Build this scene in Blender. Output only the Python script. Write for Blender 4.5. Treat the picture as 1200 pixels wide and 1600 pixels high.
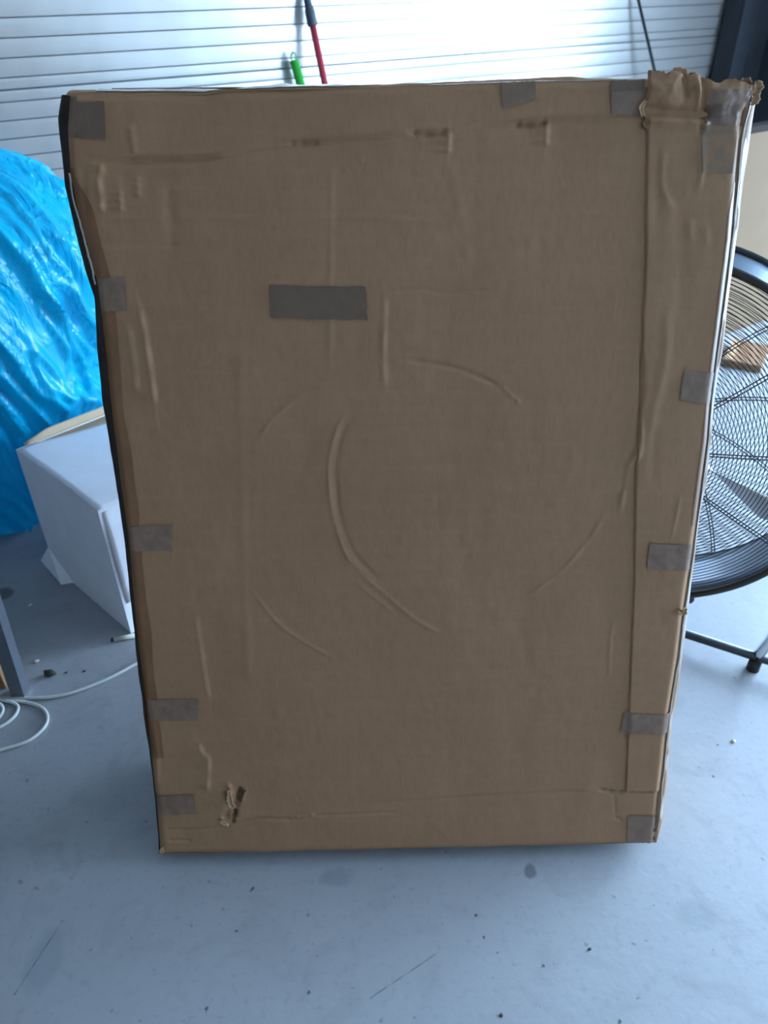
import bpy, bmesh, math, random
import numpy as np
from mathutils import Vector, Matrix, noise
for o in list(bpy.data.objects): bpy.data.objects.remove(o, do_unlink=True)
SC = bpy.context.scene; COL = SC.collection
random.seed(4); RNG = np.random.default_rng(4)

# ------------------------------------------------------------------ camera
F = 1200.0; H = 1.5; PITCH = math.radians(35.6); ROLL = 0.008     # focal length in pixels of the 1200x1600 frame
fwd = np.array([0, math.cos(PITCH), -math.sin(PITCH)]); rt = np.array([1.0, 0, 0]); up0 = np.cross(rt, fwd)
CR = rt*math.cos(ROLL) - up0*math.sin(ROLL); CU = up0*math.cos(ROLL) + rt*math.sin(ROLL); EYE = np.array([0, 0, H])
cd = bpy.data.cameras.new('camera'); cam = bpy.data.objects.new('camera', cd); COL.objects.link(cam)
cd.sensor_fit = 'HORIZONTAL'; cd.sensor_width = 36; cd.lens = 36*F/1200; cd.clip_start = .05
cd.dof.use_dof = True; cd.dof.focus_distance = 1.35; cd.dof.aperture_fstop = 5.6
cam.matrix_world = Matrix(((CR[0], CU[0], -fwd[0], 0), (CR[1], CU[1], -fwd[1], 0), (CR[2], CU[2], -fwd[2], H), (0, 0, 0, 1)))
SC.camera = cam
# ------------------------------------------------------------------ room frame: t runs along the back wall to the corner, s out from it
AZ = math.radians(56.7)
TV = np.array([math.sin(AZ), math.cos(AZ), 0]); NV = np.array([math.cos(AZ), -math.sin(AZ), 0]); CORNER = np.array([1.8276, 4.4705, 0])*1.15
def W(t, s, z): return tuple(CORNER + TV*t + NV*s + np.array([0, 0, z]))
OPEN = (1.35, 5.9, 2.6)          # the garage doorway in the right wall: from s, to s, height
# ------------------------------------------------------------------ world and light
wd = bpy.data.worlds.new('overcast_sky'); SC.world = wd; wd.use_nodes = True
wn = wd.node_tree.nodes; wl = wd.node_tree.links; bg = wn['Background']
bg.inputs['Color'].default_value = (.45, .70, 1.0, 1); bg.inputs['Strength'].default_value = 29.0
pl = bpy.data.lights.new('doorway_daylight', 'AREA'); pl.shape = 'RECTANGLE'; pl.size = OPEN[1]-OPEN[0]; pl.size_y = OPEN[2]; pl.cycles.is_portal = True
po = bpy.data.objects.new('doorway_daylight', pl); COL.objects.link(po)
mid = np.array(W(.03, (OPEN[0]+OPEN[1])/2, OPEN[2]/2))
po.matrix_world = Matrix(((NV[0], 0, TV[0], mid[0]), (NV[1], 0, TV[1], mid[1]), (0, 1, 0, mid[2]), (0, 0, 0, 1)))
vs = SC.view_settings; vs.view_transform = 'Standard'; vs.look = 'None'; vs.gamma = 1; vs.exposure = 0.0; vs.use_curve_mapping = False
SC.cycles.max_bounces = 10; SC.cycles.diffuse_bounces = 6; SC.cycles.sample_clamp_indirect = 8

# ------------------------------------------------------------------ placing helpers
def ray(x, y): return CR*(x-600)/F - CU*(y-800)/F + fwd
def at_z(x, y, z=0.0):
    k = ray(x, y); return EYE + k*(z-H)/k[2]
def at_pl(x, y, p, n):
    k = ray(x, y); return EYE + k*(np.dot(np.array(p)-EYE, n)/np.dot(k, n))
# ------------------------------------------------------------------ materials
def mat(name, col, rough=.6, metal=0.0, spec=.5, noise_amt=0, noise_scale=20, bump=0, bump_scale=60, col2=None, coat=0, trans=0, stretch=(1,1,1)):
    m = bpy.data.materials.new(name); m.use_nodes = True; nt = m.node_tree; b = nt.nodes['Principled BSDF']
    b.inputs['Base Color'].default_value = (*col, 1); b.inputs['Roughness'].default_value = rough; b.inputs['Metallic'].default_value = metal
    b.inputs['Specular IOR Level'].default_value = spec; b.inputs['Coat Weight'].default_value = coat
    tc = nt.nodes.new('ShaderNodeTexCoord'); mp = nt.nodes.new('ShaderNodeMapping'); nt.links.new(tc.outputs['Object'], mp.inputs['Vector']); mp.inputs['Scale'].default_value = stretch
    if noise_amt:
        n = nt.nodes.new('ShaderNodeTexNoise'); n.inputs['Scale'].default_value = noise_scale; n.inputs['Detail'].default_value = 6; nt.links.new(mp.outputs['Vector'], n.inputs['Vector'])
        r = nt.nodes.new('ShaderNodeMapRange'); r.inputs['From Min'].default_value = .3; r.inputs['From Max'].default_value = .7; nt.links.new(n.outputs['Fac'], r.inputs['Value'])
        x = nt.nodes.new('ShaderNodeMix'); x.data_type = 'RGBA'; nt.links.new(r.outputs['Result'], x.inputs['Factor'])
        c2 = col2 or tuple(c*(1-noise_amt) for c in col)
        x.inputs['A'].default_value = (*col, 1); x.inputs['B'].default_value = (*c2, 1); nt.links.new(x.outputs['Result'], b.inputs['Base Color'])
    if bump:
        n = nt.nodes.new('ShaderNodeTexNoise'); n.inputs['Scale'].default_value = bump_scale; n.inputs['Detail'].default_value = 8; nt.links.new(mp.outputs['Vector'], n.inputs['Vector'])
        u = nt.nodes.new('ShaderNodeBump'); u.inputs['Strength'].default_value = bump; u.inputs['Distance'].default_value = .002
        nt.links.new(n.outputs['Fac'], u.inputs['Height']); nt.links.new(u.outputs['Normal'], b.inputs['Normal'])
    return m
M = {}
M['panel'] = mat('painted_steel_panel', (.50, .455, .42), .28, .55, .6, .10, 9, .10, 5)
M['panel_gap'] = mat('panel_joint_seal', (.10, .12, .15), .7)
M['plaster'] = mat('grey_plaster', (.66, .66, .64), .85, noise_amt=.1, noise_scale=4, bump=.2)
M['grey_wall'] = mat('painted_block_wall', (.30, .30, .30), .85, noise_amt=.1, noise_scale=4)
M['dark_wall'] = mat('dark_blockwork', (.030, .033, .04), .75, noise_amt=.3, noise_scale=12)
M['paving'] = mat('yard_paving', (.40, .41, .42), .85, noise_amt=.15, noise_scale=3)
M['tape'] = mat('brown_packing_tape', (.235, .128, .078), .42, noise_amt=.22, noise_scale=55, bump=.3, bump_scale=40)
M['tape_dark'] = mat('dark_packing_tape', (.165, .088, .052), .42, noise_amt=.2, noise_scale=55, bump=.3, bump_scale=40)
M['tape_amber'] = mat('amber_packing_tape', (.235, .092, .03), .35, noise_amt=.22, noise_scale=25, bump=.35, bump_scale=25)
M['scuff'] = mat('greyed_worn_paper', (.20, .135, .095), .85, spec=.15, noise_amt=.35, noise_scale=45, col2=(.31, .165, .085))
M['clear_tape'] = mat('clear_glossy_tape', (.42, .34, .27), .2, 0, .7, .25, 30, .5, 25)
M['paper_torn'] = mat('torn_pale_paper', (.58, .35, .19), .9, spec=.15, noise_amt=.3, noise_scale=80)
M['hole'] = mat('dark_torn_inside', (.13, .07, .04), .95, spec=.1)
M['side_shade'] = mat('card_side_painted_shade', (.035, .022, .016), .6, spec=.2, noise_amt=.4, noise_scale=30)  # left side of the box: its lack of light painted in as near-black
M['white_card'] = mat('white_coated_card', (.86, .81, .84), .55, noise_amt=.07, noise_scale=14, bump=.1, bump_scale=20)
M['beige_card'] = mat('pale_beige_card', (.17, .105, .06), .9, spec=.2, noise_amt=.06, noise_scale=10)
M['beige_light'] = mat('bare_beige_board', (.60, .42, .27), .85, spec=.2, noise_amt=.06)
M['brown_card'] = mat('plain_brown_card', (.30, .14, .06), .8, noise_amt=.1, noise_scale=14)
M['black_paint'] = mat('black_painted_steel', (.012, .013, .015), .35)
M['drum'] = mat('fan_drum_steel', (.33, .38, .46), .28, .7, noise_amt=.15, noise_scale=8, stretch=(1,1,1))
M['alu'] = mat('brushed_aluminium', (.80, .80, .80), .45, .6)
M['dark_edge'] = mat('dark_brown_lid', (.035, .024, .02), .95, spec=.1)
M['chrome'] = mat('chromed_tube', (.75, .78, .8), .12, 1)
M['rubber'] = mat('black_rubber', (.012, .012, .012), .7)
M['red'] = mat('red_painted_handle', (.48, .03, .05), .35)
M['grip'] = mat('dark_grey_grip', (.045, .05, .065), .5)
M['green'] = mat('green_plastic_handle', (.03, .42, .04), .35)
M['leg'] = mat('grey_blue_painted_steel', (.135, .14, .16), .45, .2, noise_amt=.15, noise_scale=40)
M['cable'] = mat('white_cable_sheath', (.62, .60, .55), .5)
M['crumb'] = mat('pale_debris', (.62, .58, .47), .8)
M['dirt'] = mat('dark_dirt', (.05, .04, .032), .9)
M['table_top'] = mat('grey_table_board', (.3, .3, .3), .6)

def cardboard():
    m = bpy.data.materials.new('brown_cardboard'); m.use_nodes = True; nt = m.node_tree; N = nt.nodes; L = nt.links; b = N['Principled BSDF']
    b.inputs['Roughness'].default_value = .62; b.inputs['Specular IOR Level'].default_value = .35
    tc = N.new('ShaderNodeTexCoord')
    def nz(scale, st, det=5):
        mp = N.new('ShaderNodeMapping'); mp.inputs['Scale'].default_value = st; L.new(tc.outputs['Object'], mp.inputs['Vector'])
        n = N.new('ShaderNodeTexNoise'); n.inputs['Scale'].default_value = scale; n.inputs['Detail'].default_value = det; L.new(mp.outputs['Vector'], n.inputs['Vector']); return n.outputs['Fac']
    def mix(fac, a, c, lo=.3, hi=.7):
        r = N.new('ShaderNodeMapRange'); r.inputs['From Min'].default_value = lo; r.inputs['From Max'].default_value = hi; L.new(fac, r.inputs['Value'])
        x = N.new('ShaderNodeMix'); x.data_type = 'RGBA'; L.new(r.outputs['Result'], x.inputs['Factor'])
        for k, v in (('A', a), ('B', c)):
            if isinstance(v, tuple): x.inputs[k].default_value = (*v, 1)
            else: L.new(v, x.inputs[k])
        return x.outputs['Result']
    base = mix(nz(2.2, (1, 1, 1), 3), (.348, .172, .083), (.314, .154, .073))
    fib = mix(nz(150, (1, 1, .12)), base, (.275, .137, .064), .45, 1.0)            # vertical fibres
    fib2 = mix(nz(90, (.08, 1, 1)), fib, (.385, .197, .10), .45, 1.6)             # faint cross lines
    sp = mix(nz(420, (1, 1, 1), 2), fib2, (.19, .092, .045), .62, .95)
    L.new(sp, b.inputs['Base Color'])
    u = N.new('ShaderNodeBump'); u.inputs['Strength'].default_value = .25; u.inputs['Distance'].default_value = .0008; L.new(nz(160, (1, 1, .3)), u.inputs['Height'])
    u2 = N.new('ShaderNodeBump'); u2.inputs['Strength'].default_value = .35; u2.inputs['Distance'].default_value = .003; L.new(nz(9, (1.6, 1, .5), 4), u2.inputs['Height']); L.new(u.outputs['Normal'], u2.inputs['Normal'])
    L.new(u2.outputs['Normal'], b.inputs['Normal'])
    return m
M['cardboard'] = cardboard()

def concrete():
    m = bpy.data.materials.new('trowelled_concrete'); m.use_nodes = True; nt = m.node_tree; N = nt.nodes; L = nt.links; b = N['Principled BSDF']
    geo = N.new('ShaderNodeNewGeometry'); pos = geo.outputs['Position']
    def nz(scale, det=6, dist=0):
        n = N.new('ShaderNodeTexNoise'); n.inputs['Scale'].default_value = scale; n.inputs['Detail'].default_value = det; n.inputs['Distortion'].default_value = dist; L.new(pos, n.inputs['Vector']); return n.outputs['Fac']
    def rng(v, a, c, lo=0., hi=1.):
        r = N.new('ShaderNodeMapRange'); r.inputs['From Min'].default_value = a; r.inputs['From Max'].default_value = c; r.inputs['To Min'].default_value = lo; r.inputs['To Max'].default_value = hi; L.new(v, r.inputs['Value']); return r.outputs['Result']
    def mth(op, a, c=None):
        q = N.new('ShaderNodeMath'); q.operation = op
        for i, v in enumerate((a, c)):
            if v is None: continue
            if isinstance(v, (int, float)): q.inputs[i].default_value = v
            else: L.new(v, q.inputs[i])
        return q.outputs[0]
    def mix(fac, a, c):
        x = N.new('ShaderNodeMix'); x.data_type = 'RGBA'; L.new(fac, x.inputs['Factor'])
        for k, v in (('A', a), ('B', c)):
            if isinstance(v, tuple): x.inputs[k].default_value = (*v, 1)
            else: L.new(v, x.inputs[k])
        return x.outputs['Result']
    c = mix(rng(nz(1.6, 4, .6), .35, .65), (.375, .358, .362), (.325, .31, .318))
    c = mix(rng(nz(9, 8, 1.2), .52, .75, 0, .55), c, (.27, .255, .26))
    c = mix(rng(nz(70, 4), .55, .8, 0, .35), c, (.20, .205, .21))
    c = mix(rng(nz(55, 2), .70, .74, 0, .45), c, (.10, .095, .09))
    wob = rng(nz(30, 4), 0, 1, -.012, .012)
    def blot(cur, x, y, rx, ry, col, amt):                      # a stain of its own shape
        p = at_z(x, y); s = N.new('ShaderNodeSeparateXYZ'); L.new(pos, s.inputs[0])
        dx = mth('DIVIDE', mth('ADD', mth('SUBTRACT', s.outputs[0], float(p[0])), wob), rx); dy = mth('DIVIDE', mth('ADD', mth('SUBTRACT', s.outputs[1], float(p[1])), wob), ry)
        d = mth('SQRT', mth('ADD', mth('MULTIPLY', dx, dx), mth('MULTIPLY', dy, dy)))
        return mix(rng(d, .7, 1.15, amt, 0), cur, col)
    def scratch(cur, x0, y0, x1, y1, w, amt):
        a = at_z(x0, y0)[:2]; e = at_z(x1, y1)[:2]; d = e-a; ln = float(np.linalg.norm(d)); d /= ln; s = N.new('ShaderNodeSeparateXYZ'); L.new(pos, s.inputs[0])
        px = mth('SUBTRACT', s.outputs[0], float(a[0])); py = mth('SUBTRACT', s.outputs[1], float(a[1]))
        al = mth('ADD', mth('MULTIPLY', px, float(d[0])), mth('MULTIPLY', py, float(d[1])))
        ac = mth('ABSOLUTE', mth('ADD', mth('MULTIPLY', px, -float(d[1])), mth('MULTIPLY', py, float(d[0]))))
        f = mth('MULTIPLY', rng(ac, w*.4, w, amt, 0), mth('MULTIPLY', mth('GREATER_THAN', al, 0.), mth('LESS_THAN', al, ln)))
        f = mth('MULTIPLY', f, rng(nz(40, 3), .35, .6, .2, 1))
        return mix(f, cur, (.12, .125, .135))
    c = blot(c, 829, 1361, .013, .016, (.13, .13, .145), .75)
    c = blot(c, 70, 1500, .035, .06, (.24, .25, .27), .5)
    c = blot(c, 525, 1372, .035, .02, (.22, .235, .26), .6)
    c = blot(c, 5, 928, .03, .03, (.08, .07, .06), .8)
    c = blot(c, 1085, 1430, .04, .03, (.26, .27, .27), .5)
    for x, y in ((783, 1587), (920, 1484), (848, 1511), (742, 1432), (368, 1456), (755, 1466), (393, 1390), (1122, 1163), (1115, 1213), (324, 1575), (968, 1597), (480, 1553)):
        c = blot(c, x, y, .003, .0035, (.06, .055, .05), .8)
    c = scratch(c, 22, 1555, 98, 1438, .0022, .75)
    c = scratch(c, 578, 1560, 682, 1490, .0022, .6)
    L.new(c, b.inputs['Base Color'])
    L.new(rng(nz(5, 6), .3, .7, .42, .6), b.inputs['Roughness']); b.inputs['Specular IOR Level'].default_value = .45
    u = N.new('ShaderNodeBump'); u.inputs['Strength'].default_value = .25; u.inputs['Distance'].default_value = .002; L.new(nz(45, 8), u.inputs['Height']); L.new(u.outputs['Normal'], b.inputs['Normal'])
    return m
M['concrete'] = concrete()

def film():
    m = bpy.data.materials.new('blue_plastic_film'); m.use_nodes = True; nt = m.node_tree; N = nt.nodes; L = nt.links; b = N['Principled BSDF']; out = N['Material Output']
    tc = N.new('ShaderNodeTexCoord'); mp = N.new('ShaderNodeMapping'); mp.inputs['Scale'].default_value = (1, 1, .55); mp.inputs['Rotation'].default_value = (0, .6, 0); L.new(tc.outputs['Object'], mp.inputs['Vector'])
    n = N.new('ShaderNodeTexNoise'); n.inputs['Scale'].default_value = 5; n.inputs['Detail'].default_value = 4; n.inputs['Distortion'].default_value = 1.2; L.new(mp.outputs['Vector'], n.inputs['Vector'])
    x = N.new('ShaderNodeMix'); x.data_type = 'RGBA'; L.new(n.outputs['Fac'], x.inputs['Factor']); x.inputs['A'].default_value = (.0, .25, .46, 1); x.inputs['B'].default_value = (.0, .62, .92, 1)
    L.new(x.outputs['Result'], b.inputs['Base Color']); b.inputs['Roughness'].default_value = .24; b.inputs['Specular IOR Level'].default_value = .5
    v = N.new('ShaderNodeTexNoise'); v.inputs['Scale'].default_value = 9; v.inputs['Detail'].default_value = 5; v.inputs['Distortion'].default_value = 2.0; L.new(mp.outputs['Vector'], v.inputs['Vector'])
    wv = N.new('ShaderNodeMix'); wv.data_type = 'VECTOR'; wv.inputs['Factor'].default_value = .25; L.new(mp.outputs['Vector'], wv.inputs['A']); L.new(v.outputs['Color'], wv.inputs['B'])
    vo = N.new('ShaderNodeTexVoronoi'); vo.inputs['Scale'].default_value = 7; L.new(wv.outputs['Result'], vo.inputs['Vector'])
    v2 = N.new('ShaderNodeTexVoronoi'); v2.inputs['Scale'].default_value = 17; L.new(wv.outputs['Result'], v2.inputs['Vector'])
    u0 = N.new('ShaderNodeBump'); u0.inputs['Strength'].default_value = .32; u0.inputs['Distance'].default_value = .03; L.new(vo.outputs['Distance'], u0.inputs['Height'])
    u1 = N.new('ShaderNodeBump'); u1.inputs['Strength'].default_value = .12; u1.inputs['Distance'].default_value = .012; L.new(v2.outputs['Distance'], u1.inputs['Height']); L.new(u0.outputs['Normal'], u1.inputs['Normal'])
    u = N.new('ShaderNodeBump'); u.inputs['Strength'].default_value = .5; u.inputs['Distance'].default_value = .02; L.new(v.outputs['Fac'], u.inputs['Height']); L.new(u1.outputs['Normal'], u.inputs['Normal']); L.new(u.outputs['Normal'], b.inputs['Normal'])
    t = N.new('ShaderNodeBsdfTranslucent'); t.inputs['Color'].default_value = (.0, .62, .80, 1); L.new(u.outputs['Normal'], t.inputs['Normal'])
    s = N.new('ShaderNodeMixShader'); s.inputs['Fac'].default_value = .35; L.new(b.outputs['BSDF'], s.inputs[1]); L.new(t.outputs['BSDF'], s.inputs[2]); L.new(s.outputs['Shader'], out.inputs['Surface'])
    return m
M['film'] = film()

# ------------------------------------------------------------------ mesh helpers
def link(name, me, m, parent=None, smooth=False):
    o = bpy.data.objects.new(name, me); COL.objects.link(o)
    if m: me.materials.append(m)
    if smooth: me.polygons.foreach_set('use_smooth', [True]*len(me.polygons))
    if parent: o.parent = parent; o.matrix_parent_inverse = parent.matrix_basis.inverted()
    return o
def mesh(name, verts, faces, m, parent=None, smooth=False):
    me = bpy.data.meshes.new(name); me.from_pydata([tuple(map(float, v)) for v in verts], [], faces); me.validate(); me.update()
    return link(name, me, m, parent, smooth)
def grid(name, P, m, parent=None, smooth=True, closed=False):
    P = np.asarray(P, float); a, b = P.shape[:2]; i = np.arange(a*b).reshape(a, b)
    if closed: i = np.concatenate([i, i[:, :1]], 1)
    q = np.stack([i[:-1, :-1], i[1:, :-1], i[1:, 1:], i[:-1, 1:]], -1).reshape(-1, 4)
    me = bpy.data.meshes.new(name); me.vertices.add(a*b); me.vertices.foreach_set('co', P.reshape(-1)); me.loops.add(q.size); me.polygons.add(len(q))
    me.loops.foreach_set('vertex_index', q.reshape(-1)); me.polygons.foreach_set('loop_start', np.arange(len(q))*4); me.polygons.foreach_set('loop_total', np.full(len(q), 4)); me.update(calc_edges=True); me.validate()
    return link(name, me, m, parent, smooth)
def finish_bm(name, bm, m, parent=None, smooth=False):
    bmesh.ops.recalc_face_normals(bm, faces=bm.faces); me = bpy.data.meshes.new(name); bm.to_mesh(me); bm.free(); return link(name, me, m, parent, smooth)
def add_box(bm, c8, bevel=0):
    v = [bm.verts.new(tuple(map(float, p))) for p in c8]; fs = [bm.faces.new([v[i] for i in f]) for f in ((0,3,2,1), (4,5,6,7), (0,1,5,4), (1,2,6,5), (2,3,7,6), (3,0,4,7))]
    if bevel:
        es = list({e for f in fs for e in f.edges}); bmesh.ops.bevel(bm, geom=es, offset=bevel, segments=2, affect='EDGES', profile=.7)
def box8(o, a, b, c):      # a corner and three edge vectors
    o, a, b, c = (np.array(k, float) for k in (o, a, b, c)); return [o, o+a, o+a+b, o+b, o+c, o+a+c, o+a+b+c, o+b+c]
def boxobj(name, c8, m, parent=None, bevel=0):
    bm = bmesh.new(); add_box(bm, c8, bevel); return finish_bm(name, bm, m, parent)
def tube_pts(pts, r, n=10, close=False):
    pts = [Vector(p) for p in pts]; k = len(pts); rings = []
    t0 = (pts[1]-pts[0]).normalized(); a = t0.orthogonal().normalized()
    for i in range(k):
        if close: t = (pts[(i+1) % k]-pts[i-1]).normalized()
        else: t = (pts[min(i+1, k-1)]-pts[max(i-1, 0)]).normalized()
        a = (a - t*a.dot(t)).normalized(); b = t.cross(a)
        rr = r[i] if hasattr(r, '__len__') else r
        rings.append([pts[i]+(a*math.cos(2*math.pi*j/n)+b*math.sin(2*math.pi*j/n))*rr for j in range(n)])
    return rings
def add_tube(bm, pts, r, n=10, close=False):
    rings = [[bm.verts.new(p) for p in g] for g in tube_pts(pts, r, n, close)]; k = len(rings)
    for i in range(k if close else k-1):
        g, h = rings[i], rings[(i+1) % k]
        for j in range(n): bm.faces.new((g[j], g[(j+1) % n], h[(j+1) % n], h[j]))
    if not close: bm.faces.new(rings[0][::-1]); bm.faces.new(rings[-1])
def tube(name, pts, r, m, parent=None, n=10, close=False):
    bm = bmesh.new(); add_tube(bm, pts, r, n, close); return finish_bm(name, bm, m, parent, True)
def smooth_line(pts, k=12):
    pts = [np.array(p, float) for p in pts]; P = [2*pts[0]-pts[1]]+pts+[2*pts[-1]-pts[-2]]; out = []
    for i in range(1, len(P)-2):
        for j in range(k):
            t = j/k; a, b, c, d = P[i-1:i+3]
            out.append(.5*((2*b)+(-a+c)*t+(2*a-5*b+4*c-d)*t*t+(-a+3*b-3*c+d)*t**3))
    return out+[pts[-1]]
def tag(o, label=None, cat=None, group=None, kind=None):
    for k, v in (('label', label), ('category', cat), ('group', group), ('kind', kind)):
        if v: o[k] = v
    return o
def thing(name, loc, label, cat, group=None):
    o = bpy.data.objects.new(name, None); COL.objects.link(o); o.location = tuple(map(float, loc)); o.empty_display_size = .1
    bpy.context.view_layer.update() if False else None
    o.matrix_basis = Matrix.Translation(tuple(map(float, loc))); return tag(o, label, cat, group)
def fbm(X, Y, seed, scale, octs=4):      # smooth value noise on arrays
    out = np.zeros_like(X); amp = 1.0; tot = 0
    for o in range(octs):
        g = np.random.default_rng(seed+o*17).random((67, 67)); x = X*scale*2**o; y = Y*scale*2**o
        xi = np.floor(x).astype(int); yi = np.floor(y).astype(int); fx = x-xi; fy = y-yi; fx = fx*fx*(3-2*fx); fy = fy*fy*(3-2*fy)
        a = g[xi % 67, yi % 67]; b = g[(xi+1) % 67, yi % 67]; c = g[xi % 67, (yi+1) % 67]; d = g[(xi+1) % 67, (yi+1) % 67]
        out += amp*((a*(1-fx)+b*fx)*(1-fy)+(c*(1-fx)+d*fx)*fy-.5)*2; tot += amp; amp *= .5
    return out/tot

# ================================================================== THE SETTING
X0 = -7.5; S1 = 6.5; HT = 3.2; TH = .2
tag(boxobj('floor', box8(W(X0-TH, S1+TH, -TH), TV*(-X0+2*TH), -NV*(S1+2*TH), (0, 0, TH)), M['concrete']), kind='structure')
tag(boxobj('ceiling', box8(W(X0-TH, S1+TH, HT), TV*(-X0+2*TH), -NV*(S1+2*TH), (0, 0, TH)), M['plaster']), kind='structure')
tag(boxobj('wall_left', box8(W(X0-TH, S1+TH, 0), TV*TH, -NV*(S1+2*TH), (0, 0, HT)), M['grey_wall']), kind='structure')
tag(boxobj('wall_front', box8(W(X0, S1+TH, 0), TV*(-X0), -NV*TH, (0, 0, HT)), M['plaster']), kind='structure')
# right wall with the open garage doorway
bm = bmesh.new()
add_box(bm, box8(W(0, OPEN[0], 0), TV*TH, -NV*(OPEN[0]+TH), (0, 0, HT)))
add_box(bm, box8(W(0, S1+TH, 0), TV*TH, -NV*(S1+TH-OPEN[1]), (0, 0, HT)))
add_box(bm, box8(W(0, OPEN[1], OPEN[2]), TV*TH, -NV*(OPEN[1]-OPEN[0]), (0, 0, HT-OPEN[2])))
tag(finish_bm('wall_right', bm, M['dark_wall']), kind='structure')
tag(boxobj('ground', box8(W(TH+.002, 16, -.25), TV*30, -NV*32, (0, 0, .2)), M['paving']), kind='structure')
# back wall: ribbed steel sections, each rib band a piece
wb = boxobj('wall_back', box8(W(X0-TH, -.02, 0), TV*(-X0+TH), -NV*TH, (0, 0, HT)), M['panel_gap']); tag(wb, kind='structure')
marks = []; j = 1.158-.575*2
while j < HT:
    marks += [j-.0355]+[j] + [j+.0355+i*.056 for i in range(0, 9)]; j += .575
marks = sorted(z for z in marks if 0.01 < z < HT-.01); marks = [0.0]+marks+[HT-.002]
prof_cache = {}
joints = [round(1.158-.575*2+.575*i, 3) for i in range(8)]
for a, b in zip(marks[:-1], marks[1:]):
    gap_a = .0022 if any(abs(a-q) < .002 for q in joints) else .0014; gap_b = .0022 if any(abs(b-q) < .002 for q in joints) else .0014
    hgt = round(b-a-gap_a-gap_b, 4)
    if hgt < .006: continue
    if hgt not in prof_cache:
        prof = [(-.018, 0), (.0, 0), (.0012, .0012), (.0018, hgt*.3), (.0018, hgt*.7), (.0012, hgt-.0012), (0, hgt), (-.018, hgt)]
        vv = [tuple(np.array((0., 0, z))+NV*d) for d, z in prof]+[tuple(TV*(-X0-.001)+np.array((0, 0, z))+NV*d) for d, z in prof]; n = len(prof)
        ff = [(i, i+1, n+i+1, n+i) for i in range(n-1)]+[tuple(range(n))[::-1], tuple(range(n, 2*n))]
        me = bpy.data.meshes.new('panel'); me.from_pydata(vv, [], ff); me.materials.append(M['panel'])
        bm = bmesh.new(); bm.from_mesh(me); bmesh.ops.recalc_face_normals(bm, faces=bm.faces); bm.to_mesh(me); bm.free(); prof_cache[hgt] = me
    o = bpy.data.objects.new('panel', prof_cache[hgt]); COL.objects.link(o); o.parent = wb; o.location = W(X0, -.002, a+gap_a)
# steel jamb of the doorway
tag(boxobj('trim_1', box8(W(-.03, OPEN[0]-.10, 0), TV*.03, NV*.10, (0, 0, OPEN[2])), M['black_paint'], None, .003), kind='structure')

# ================================================================== THE LARGE CARDBOARD BOX
LEAN = math.radians(16.6)
BL = at_z(250, 1337, .034); BR = at_z(1022, 1320, .034); hu = (BR-BL)/np.linalg.norm(BR-BL); hb = np.cross([0, 0, 1.], hu); hb /= np.linalg.norm(hb)
vu = np.array([0, 0, 1.])*math.cos(LEAN)+hb*math.sin(LEAN); nn = np.cross(hu, vu); nn /= np.linalg.norm(nn)       # nn points at the viewer
DEPTH = .275; DV = hb*DEPTH+np.array([0, 0, -.031])
def uvp(x, y, back=0.0):
    P = at_pl(x, y, BL+DV*back/DEPTH, nn)-BL-DV*back/DEPTH; return float(P@hu), float(P@vu)
def P3(u, v, h=0.0, back=0.0):
    u = np.asarray(u, float)[..., None]; v = np.asarray(v, float)[..., None]; h = np.asarray(h, float)[..., None]; back = np.asarray(back, float)[..., None]
    return BL+hu*u+vu*v+nn*h+DV*(back/DEPTH)
def poly(pts, back=0.0): return np.array([uvp(x, y, back) for x, y in pts])
FL = poly([(108,148),(104,200),(107,262),(118,320),(135,385),(150,440),(157,500),(165,570),(172,640),(183,720),(192,790),(199,850),(207,930),(214,1000),(224,1090),(234,1170),(243,1250),(250,1337)])
SL = poly([(99,150),(92,185),(94,215),(99,250),(103,290),(118,360),(133,420),(148,460),(152,540),(160,620),(166,650),(178,720),(188,790),(197,850),(205,930),(213,1000),(223,1090),(232,1150),(239,1200),(247,1280),(253,1330)], .03)
FR = poly([(1174,142),(1168,165),(1158,197),(1153,250),(1150,291),(1143,372),(1132,460),(1122,535),(1110,629),(1106,690),(1097,757),(1088,820),(1075,910),(1068,956),(1059,1030),(1045,1114),(1038,1180),(1031,1239),(1027,1285),(1023,1318)])
SR = poly([(1183,142),(1178,163),(1171,207),(1167,240),(1158,291),(1149,372),(1137,460),(1127,535),(1114,629),(1112,645),(1101,757),(1091,799),(1080,896),(1074,956),(1064,1030),(1050,1114),(1044,1179),(1040,1225),(1036,1267),(1026,1300),(1023,1313)], .03)
FT = poly([(100,149),(125,147),(200,147),(260,146),(320,147),(350,142),(425,140),(500,138),(600,135),(680,131),(750,128),(840,125),(925,124),(1008,124),(1016,126),(1045,124),(1080,128),(1120,134),(1150,137),(1180,136)])
ST = poly([(100,146),(115,141),(200,142),(280,140),(345,141),(400,137),(440,132),(470,134),(500,133),(600,132),(750,126),(870,121),(890,120),(910,123),(1010,123),(1040,123),(1060,120),(1090,126),(1120,130),(1165,133),(1185,134)], .04)
def u_at(C, v): i = np.argsort(C[:, 1]); return np.interp(v, C[i, 1], C[i, 0])
def v_at(C, u): i = np.argsort(C[:, 0]); return np.interp(u, C[i, 0], C[i, 1])
VB = 0.0
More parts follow.
